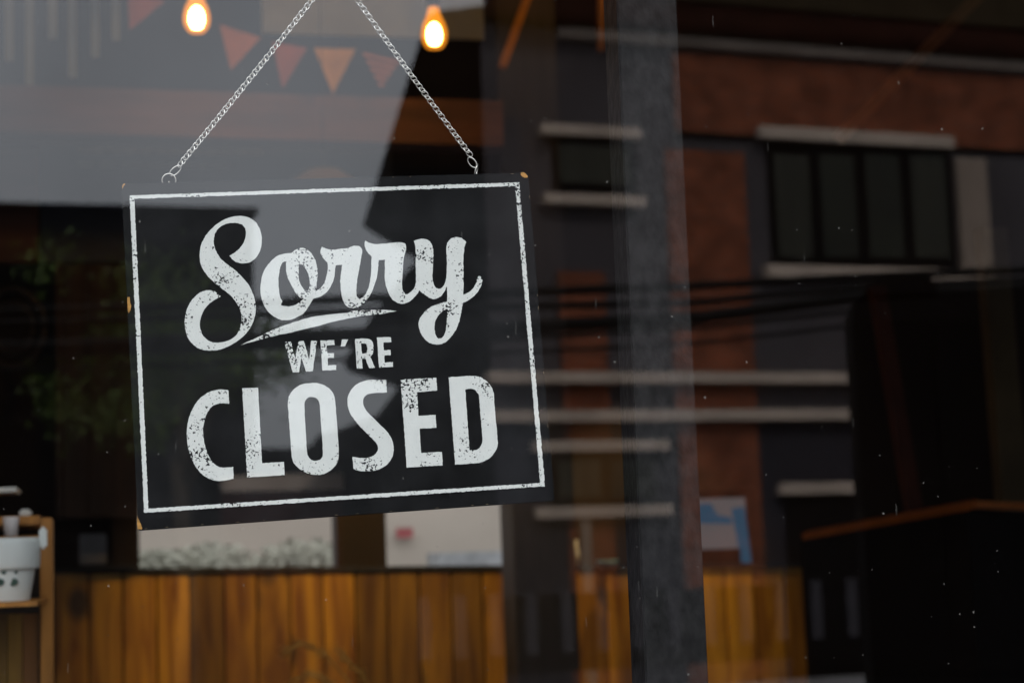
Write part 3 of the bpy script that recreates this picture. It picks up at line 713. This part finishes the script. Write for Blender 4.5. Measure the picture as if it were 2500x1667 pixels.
def flat_shape(name, loops, mat, y=SY, th=.0003, amp=.35):
    from mathutils.geometry import delaunay_2d_cdt
    vin, ein, rings = [], [], []
    for lp in loops:
        lp = ragged(lp, amp); k0 = len(vin); n = len(lp); rings.append([(p.x, p.y) for p in lp])
        vin += [Vector((p.x, p.y)) for p in lp]; ein += [(k0+q, k0+(q+1) % n) for q in range(n)]
    vo, _, fo, _, _, _ = delaunay_2d_cdt(vin, ein, [], 0, 1e-5)
    def inside(x, y):
        c = 0
        for rg in rings:
            x0, y0 = rg[-1]
            for x1, y1 in rg:
                if (y0 > y) != (y1 > y) and x < (x1-x0)*(y-y0)/(y1-y0)+x0: c ^= 1
                x0, y0 = x1, y1
        return c
    fs = [f for f in fo if inside(sum(vo[q].x for q in f)/3, sum(vo[q].y for q in f)/3)]
    off = wloc(sign); me = bpy.data.meshes.new(name)
    me.from_pydata([tuple(U(v.x, v.y, y-th)-off) for v in vo], [], fs)
    bm = bmesh.new(); bm.from_mesh(me)
    bmesh.ops.delete(bm, geom=[v for v in bm.verts if not v.link_faces], context='VERTS')
    r_ = bmesh.ops.extrude_face_region(bm, geom=list(bm.faces))
    for v in r_['geom']:
        if isinstance(v, bmesh.types.BMVert): v.co.y += th-.00002
    bmesh.ops.recalc_face_normals(bm, faces=bm.faces); bm.to_mesh(me); bm.free()
    me.name = name; me.materials.clear(); me.materials.append(mat)
    return place(bpy.data.objects.new(name, me), sign)
def mk(items):
    """items: (crop function, x, y[, 1 = corner]) -> points, corner set"""
    P, Cn = [], set()
    for it in items:
        if len(it) == 4: Cn.add(len(P))
        P.append(it[0](it[1], it[2]))
    return smooth(P, Cn)
def seq(f, pts): return [(f, *p) for p in pts]
def poly(f, pts): return [Vector(f(*p)) for p in pts]

# board
cr = [(296, 449), (1289, 421.5), (1354.5, 1222), (337.5, 1295)]
def rounded(c, r=7):
    o_ = []
    for i in range(4):
        p = Vector(c[i]); a = (Vector(c[i-1])-p).normalized()*r; b = (Vector(c[(i+1) % 4])-p).normalized()*r
        for k in range(6):
            t = k/5; o_.append((p+a)*(1-t)**2+p*2*t*(1-t)+(p+b)*t*t)
    return o_
bd = prism('board', [U(p.x, p.y, SY) for p in rounded(cr)], (0, .0052, 0), BOARD, sign)
bevel(bd, .0006, 2)
# white border line
flat_shape('border_line', [[Vector(p) for p in ((316.5, 477.5), (1267.5, 445.2), (1330.4, 1186.5), (352, 1251.5))],
                           [Vector(p) for p in ((328, 485.5), (1258, 454.5), (1319, 1178.5), (362.5, 1241))]], PRINT, amp=.55)
S_ = mk(seq(cA, [(598, 540, 1), (640, 585), (690, 605), (740, 608), (790, 595), (840, 555), (875, 500), (890, 440), (893, 380), (880, 310), (850, 250), (800, 205), (740, 182), (680, 178), (610, 188), (540, 215), (470, 262), (410, 320), (365, 385), (338, 450), (326, 520), (330, 590), (350, 650), (385, 705), (430, 755), (480, 800), (540, 845), (590, 885), (635, 930), (670, 980), (695, 1030), (708, 1085), (705, 1150), (690, 1210), (655, 1265), (610, 1300), (560, 1320), (500, 1330), (450, 1328), (405, 1310), (365, 1275), (340, 1230), (328, 1170), (335, 1110), (355, 1055), (390, 1000), (440, 955), (518, 910, 1), (495, 885), (460, 862), (420, 853), (380, 855), (330, 875), (280, 915), (240, 965), (210, 1030), (193, 1100), (190, 1160), (197, 1220), (220, 1285), (260, 1340), (310, 1380), (370, 1398), (430, 1402), (500, 1395), (570, 1372), (640, 1335), (710, 1285), (770, 1220), (810, 1150), (832, 1080), (838, 1010), (830, 940), (805, 870), (770, 800), (720, 740), (660, 680), (600, 635), (550, 595), (510, 555), (480, 505), (462, 455), (456, 400), (465, 345), (490, 300), (530, 265), (580, 247), (640, 240), (700, 250), (735, 280), (748, 320), (745, 370), (730, 415), (700, 460), (660, 500)]))
flat_shape('letter', [S_], PRINT)
o_out = seq(cA, [(1360, 930, 1), (1320, 1000), (1275, 1060), (1220, 1095), (1160, 1120), (1100, 1127), (1040, 1112), (980, 1075), (935, 1025), (905, 970), (885, 900), (880, 830), (888, 760), (905, 695), (935, 640), (975, 590), (1020, 550), (1070, 528), (1120, 517), (1165, 513), (1200, 485), (1245, 468), (1290, 475), (1340, 510), (1375, 565), (1395, 630), (1403, 700), (1398, 770), (1385, 862, 1), (1430, 830), (1465, 780), (1485, 710), (1495, 640), (1490, 600, 1), (1465, 575), (1440, 540), (1428, 500), (1440, 455, 1), (1480, 475), (1530, 485), (1590, 480), (1680, 465)])
r_top = seq(cB, [(280, 263), (330, 265), (360, 290), (368, 325), (358, 380), (345, 450), (330, 530), (315, 620), (306, 700), (305, 760), (312, 800), (335, 825), (365, 815), (400, 780), (430, 720), (450, 640), (462, 540), (465, 450), (466, 375, 1), (440, 350), (415, 315), (398, 275), (392, 235), (402, 205, 1), (440, 230), (490, 242), (560, 242), (640, 235), (700, 228), (770, 226), (815, 235), (833, 265), (828, 320), (815, 370), (805, 430), (800, 500), (795, 580), (790, 650), (795, 710), (805, 750), (830, 775), (860, 770), (900, 735), (930, 690), (940, 640, 1), (937, 480), (936, 330), (930, 260), (918, 212, 1), (960, 195), (1010, 188), (1060, 198), (1100, 235), (1120, 290), (1125, 350), (1122, 430), (1118, 520), (1115, 600), (1125, 660), (1145, 700), (1175, 718), (1210, 710), (1240, 670), (1258, 620), (1265, 560), (1268, 480), (1265, 380), (1262, 290), (1272, 235), (1300, 195), (1340, 175), (1380, 170), (1430, 185), (1472, 222, 1), (1455, 270), (1448, 340), (1442, 450), (1443, 560), (1445, 680), (1442, 785, 1), (1500, 755), (1545, 715), (1580, 650), (1592, 605), (1605, 587), (1625, 592), (1642, 615), (1640, 660), (1615, 720), (1570, 780), (1520, 825), (1470, 855), (1438, 865, 1), (1425, 940), (1412, 1010), (1390, 1090), (1360, 1160), (1310, 1230), (1260, 1280), (1210, 1305), (1150, 1310), (1090, 1295), (1040, 1260), (1000, 1210), (975, 1150), (967, 1090), (978, 1040), (1010, 990), (1050, 945), (1100, 910), (1160, 885), (1220, 868), (1270, 852, 1), (1272, 780), (1268, 690, 1), (1240, 750), (1200, 800), (1150, 825), (1110, 825), (1060, 800), (1010, 765), (975, 735, 1), (950, 775), (910, 820), (860, 860), (800, 877), (750, 870), (700, 840), (660, 790), (630, 720), (612, 650), (606, 580), (608, 500), (610, 410, 1), (542, 415, 1), (538, 480), (525, 580), (500, 670), (470, 750), (430, 815), (385, 870), (335, 905), (280, 922), (225, 915), (185, 880), (155, 820), (142, 740), (135, 660), (140, 560), (154, 462, 1)])
r_end = seq(cA, [(1565, 625, 1), (1555, 730), (1530, 800), (1490, 865), (1440, 905), (1400, 920)])
orry = mk(o_out+r_top+r_end)
h1 = mk(seq(cA, [(1115, 590, 1), (1085, 600), (1060, 650), (1048, 720), (1045, 790), (1050, 850), (1062, 920), (1080, 955), (1068, 985), (1100, 998), (1150, 1000), (1200, 985), (1245, 955), (1282, 926, 1), (1240, 918), (1205, 880), (1165, 810), (1135, 750), (1118, 690), (1114, 640)]))
h2 = mk(seq(cA, [(1245, 620), (1280, 640), (1310, 690), (1325, 740), (1330, 790), (1325, 830), (1310, 862, 1), (1285, 850), (1255, 815), (1235, 770), (1228, 720), (1232, 665)]))
h3 = mk(seq(cB, [(1272, 930, 1), (1230, 950), (1190, 985), (1160, 1030), (1140, 1080), (1137, 1140), (1145, 1200), (1165, 1235), (1190, 1247), (1220, 1235), (1245, 1195), (1260, 1140), (1268, 1060), (1272, 1000)]))
flat_shape('letter', [orry, h1, h2, h3], PRINT)
sw = mk(seq(cA, [(703, 1350, 1), (780, 1315), (850, 1285), (940, 1240), (1040, 1195), (1150, 1155), (1280, 1115), (1420, 1085), (1560, 1068), (1680, 1057)]) +
        seq(cB, [(0+255, 956), (380, 945), (500, 941), (600, 942), (680, 950), (735, 957, 1), (640, 972), (560, 990), (450, 998), (350, 1010), (240, 1030), (120, 1055), (0, 1083)]) +
        seq(cA, [(1400, 1180), (1250, 1215), (1130, 1245), (1000, 1270), (850, 1310)]))
flat_shape('underline_stroke', [sw], PRINT)
C_ = mk(seq(cC, [(775, 355, 1), (700, 346), (640, 347), (570, 365), (500, 400), (430, 455), (370, 530), (325, 620), (295, 710), (278, 800), (275, 900), (282, 990), (300, 1080), (330, 1170), (370, 1250), (420, 1320), (480, 1375), (550, 1415), (620, 1435), (690, 1437), (760, 1428), (835, 1410, 1), (828, 1270, 1), (760, 1278), (690, 1278), (640, 1262), (590, 1220), (550, 1165), (515, 1090), (488, 1000), (472, 910), (468, 820), (480, 740), (505, 660), (540, 590), (580, 545), (630, 522), (690, 512), (782, 515, 1)]))
flat_shape('letter', [C_], PRINT)
flat_shape('letter', [poly(cC, [(938, 332), (1128, 322), (1175, 1225), (1437, 1210), (1446, 1368), (997, 1397)])], PRINT)
O_ = mk(seq(cC, [(1780, 267), (1850, 272), (1930, 300), (1990, 345), (2030, 400), (2048, 470), (2060, 600), (2075, 800), (2088, 1000), (2092, 1130), (2080, 1200), (2040, 1270), (1975, 1325), (1900, 1358), (1820, 1365), (1740, 1352), (1660, 1320), (1590, 1265), (1545, 1200), (1527, 1130), (1515, 950), (1500, 750), (1487, 560), (1485, 490), (1500, 420), (1535, 365), (1600, 310), (1680, 278)]))
Oi = mk(seq(cC, [(1765, 435), (1815, 445), (1850, 480), (1865, 540), (1880, 750), (1895, 950), (1902, 1090), (1895, 1150), (1865, 1185), (1815, 1197), (1765, 1185), (1725, 1140), (1710, 1080), (1700, 900), (1688, 700), (1682, 530), (1700, 470), (1735, 440)]))
flat_shape('letter', [O_, Oi], PRINT)
S2 = mk(seq(cD, [(700, 232, 1), (600, 230), (520, 230), (440, 242), (370, 270), (310, 315), (265, 375), (240, 440), (238, 520), (250, 580), (280, 650), (330, 720), (400, 800), (480, 880), (550, 950), (590, 1000), (602, 1050), (590, 1090), (555, 1130), (500, 1155), (430, 1165), (360, 1160), (297, 1150, 1), (308, 1292, 1), (380, 1315), (470, 1325), (560, 1315), (640, 1288), (710, 1240), (760, 1180), (785, 1110), (788, 1040), (775, 960), (740, 890), (690, 830), (620, 760), (550, 690), (490, 630), (445, 570), (424, 510), (428, 460), (455, 420), (500, 397), (560, 388), (620, 385), (708, 382, 1)]))
flat_shape('letter', [S2], PRINT)
flat_shape('letter', [poly(cD, [(873, 228), (1298, 205), (1310, 358), (1072, 378), (1085, 660), (1290, 650), (1300, 802), (1100, 815), (1117, 1103), (1367, 1092), (1378, 1250), (947, 1278)])], PRINT)
D_ = mk(seq(cD, [(1447, 200, 1), (1580, 191), (1700, 183), (1760, 184), (1830, 200), (1900, 245), (1955, 310), (1985, 390), (1998, 560), (2015, 750), (2032, 930), (2033, 1010), (2010, 1075), (1960, 1145), (1890, 1195), (1810, 1220), (1720, 1230), (1525, 1243, 1)]))
Di = mk(seq(cD, [(1645, 345, 1), (1700, 337), (1750, 345), (1790, 380), (1810, 430), (1825, 600), (1842, 800), (1852, 940), (1843, 1000), (1815, 1045), (1770, 1068), (1697, 1070, 1)]))
flat_shape('letter', [D_, Di], PRINT)
flat_shape('letter', [poly(cW, [(112, 272), (235, 268), (322, 600), (378, 262), (485, 250), (587, 620), (622, 250), (738, 245), (655, 832), (530, 840), (440, 570), (395, 848), (270, 850)])], PRINT)
flat_shape('letter', [poly(cW, [(800, 245), (1068, 235), (1075, 328), (922, 338), (932, 487), (1058, 482), (1062, 575), (938, 580), (947, 718), (1102, 712), (1106, 808), (838, 818)])], PRINT)
flat_shape('apostrophe', [poly(cW, [(1215, 228), (1332, 220), (1275, 355), (1190, 357)])], PRINT)
R_ = mk(seq(cW, [(1462, 215, 1), (1560, 209), (1640, 205), (1720, 212), (1780, 245), (1808, 310), (1812, 430), (1800, 500), (1757, 550, 1), (1845, 765, 1), (1738, 772, 1), (1665, 590, 1), (1600, 590, 1), (1608, 778, 1), (1500, 782, 1)]))
Ri = mk(seq(cW, [(1580, 302, 1), (1650, 302), (1685, 325), (1698, 370), (1700, 430), (1685, 475), (1650, 492), (1592, 494, 1)]))
flat_shape('letter', [R_, Ri], PRINT)
flat_shape('letter', [poly(cW, [(1885, 185), (2150, 177), (2158, 272), (2008, 282), (2015, 430), (2142, 425), (2148, 522), (2022, 527), (2030, 665), (2187, 652), (2190, 750), (1925, 760)])], PRINT)
# chips where the paint is worn to the wood
def chip(pts, amp=.3): flat_shape('bare_wood_chip', [[Vector(p) for p in pts]], RAW, SY, .0004, amp)
q = lambda x, y: (1120+x/11.76, 380+y/11.76)
chip([q(*p) for p in ((1785, 500), (1850, 478), (1920, 520), (1975, 580), (1975, 630), (1900, 640), (1830, 605), (1785, 555))])
q2 = lambda x, y: (280+x/11.76, 1200+y/11.76)
chip([q2(*p) for p in ((655, 685), (672, 760), (700, 800), (720, 870), (750, 925), (785, 1040), (770, 1075), (665, 1075), (650, 960), (640, 800))])
q3 = lambda x, y: (x/2.4114, 600+y/2.4114)
chip([q3(*p) for p in ((750, 303), (763, 303), (766, 335), (773, 350), (768, 378), (758, 395), (752, 385))])
q4 = lambda x, y: (280+x/11.76, 400+y/11.76)
chip([q4(*p) for p in ((215, 640), (250, 575), (300, 572), (295, 610), (260, 620), (240, 680), (215, 720))])

FLECK = M('worn_edge', (.16, .12, .075), .8, .4, 200)
rng = random.Random(3)
for k in range(22):
    a_, b_ = ((337.5, 1293), (1352, 1221)) if k < 13 else (((1352, 1215), (1290, 430)) if k < 18 else ((300, 449.5), (1280, 423)))
    t_ = rng.random(); p_ = Vector(a_).lerp(Vector(b_), t_); d_ = (Vector(b_)-Vector(a_)).normalized(); n_ = Vector((d_.y, -d_.x))*(1 if k < 18 else -1); l_ = rng.uniform(3, 11); h_ = rng.uniform(.8, 2.0)
    if k < 13: p_ = p_+n_*1.5
    flat_shape('edge_fleck', [[p_, p_+d_*l_, p_+d_*l_*.7+n_*h_, p_+d_*l_*.2+n_*h_*.7]], FLECK, SY, .00035, .15)
# chain: links, rings, eyelets, suction hook
YCH = SY+.0028
def torus(name, rl, rw, r, n=14, m_=6):
    """oval ring in the local XZ plane, long along local X"""
    vs, fs = [], []
    for i in range(n):
        a = 2*math.pi*i/n; c = Vector((rl*math.cos(a), 0, rw*math.sin(a))); nn = Vector((math.cos(a)*rw, 0, math.sin(a)*rl)).normalized()
        for k in range(m_):
            b = 2*math.pi*k/m_; vs.append(c+nn*r*math.cos(b)+Vector((0, r*math.sin(b), 0)))
    for i in range(n):
        for k in range(m_): fs.append((i*m_+k, ((i+1) % n)*m_+k, ((i+1) % n)*m_+(k+1) % m_, i*m_+(k+1) % m_))
    me = bpy.data.meshes.new(name); me.from_pydata(vs, [], fs); me.materials.append(STEEL)
    for p in me.polygons: p.use_smooth = True
    return me
LINK = torus('link', .0027, .0019, .00043)
def chain(P0, P1, P0px_sag):
    c = bpy.data.objects.new('chain', None); place(c, sign); c.location = (0, 0, 0); off = wloc(sign)
    L_ = (P1-P0).length; n = int(L_/.0036)
    for i in range(n+1):
        t = i/n; p = P0.lerp(P1, t)-Vector((0, 0, P0px_sag*4*t*(1-t))); d = (P1-P0).normalized()
        ang = math.atan2(d.z, d.x)
        o = bpy.data.objects.new('link', LINK); place(o, c); o.location = p-off
        tw = (30 if i % 2 else -34)+random.uniform(-9, 9)
        o.rotation_mode = 'QUATERNION'
        from mathutils import Quaternion
        o.rotation_quaternion = Quaternion((0, -1, 0), ang+math.radians(16)) @ Quaternion((1, 0, 0), math.radians(tw))
apex = U(819, -74, YCH)
chain(U(440, 401, YCH), apex, .0016); chain(U(1146, 376, YCH), apex, .0012)
def ringobj(name, p, rl, rw, r, ang, tw):
    from mathutils import Quaternion
    o = bpy.data.objects.new(name, torus(name, rl, rw, r, 24, 8)); place(o, sign); o.location = p-wloc(sign); o.rotation_mode = 'QUATERNION'
    o.rotation_quaternion = Quaternion((0, -1, 0), math.radians(ang)) @ Quaternion((1, 0, 0), math.radians(tw)); return o
ringobj('split_ring', U(412.5, 441, YCH), .0050, .0050, .00055, 0, 12)
ringobj('connecting_link', U(428, 417, YCH), .0052, .0028, .0005, 40, 40)
ringobj('connecting_link', U(1153, 397, YCH), .0046, .0026, .0005, -52, 30)
ringobj('split_ring', U(1163, 416, YCH), .0046, .0046, .00055, 70, 74)
for p in ((412.5, 446), (1164, 428)):
    a = U(*p, YCH); tube('screw_eye', [a+Vector((0, 0, .001)), a-Vector((0, 0, .006))], .0008, STEEL, sign, 6)
hk = U(819, -92, .006)
me_ = lathe('suction_cup', (0, 0, 0), [(.018, 0), (.016, .003), (.009, .007), (.005, .012)], M('clear_rubber', (.5, .5, .48), .3), None, 20)
me_.parent = sign; me_.location = hk+Vector((0, .0005, 0))-wloc(sign); me_.rotation_euler = (math.radians(-90), 0, 0)
tube('hook', [hk+Vector((0, .011, 0)), hk+Vector((0, .013, -.004)), apex+Vector((0, 0, -.0015)), apex+Vector((0, -.003, .001))], .0009, STEEL, sign, 6)
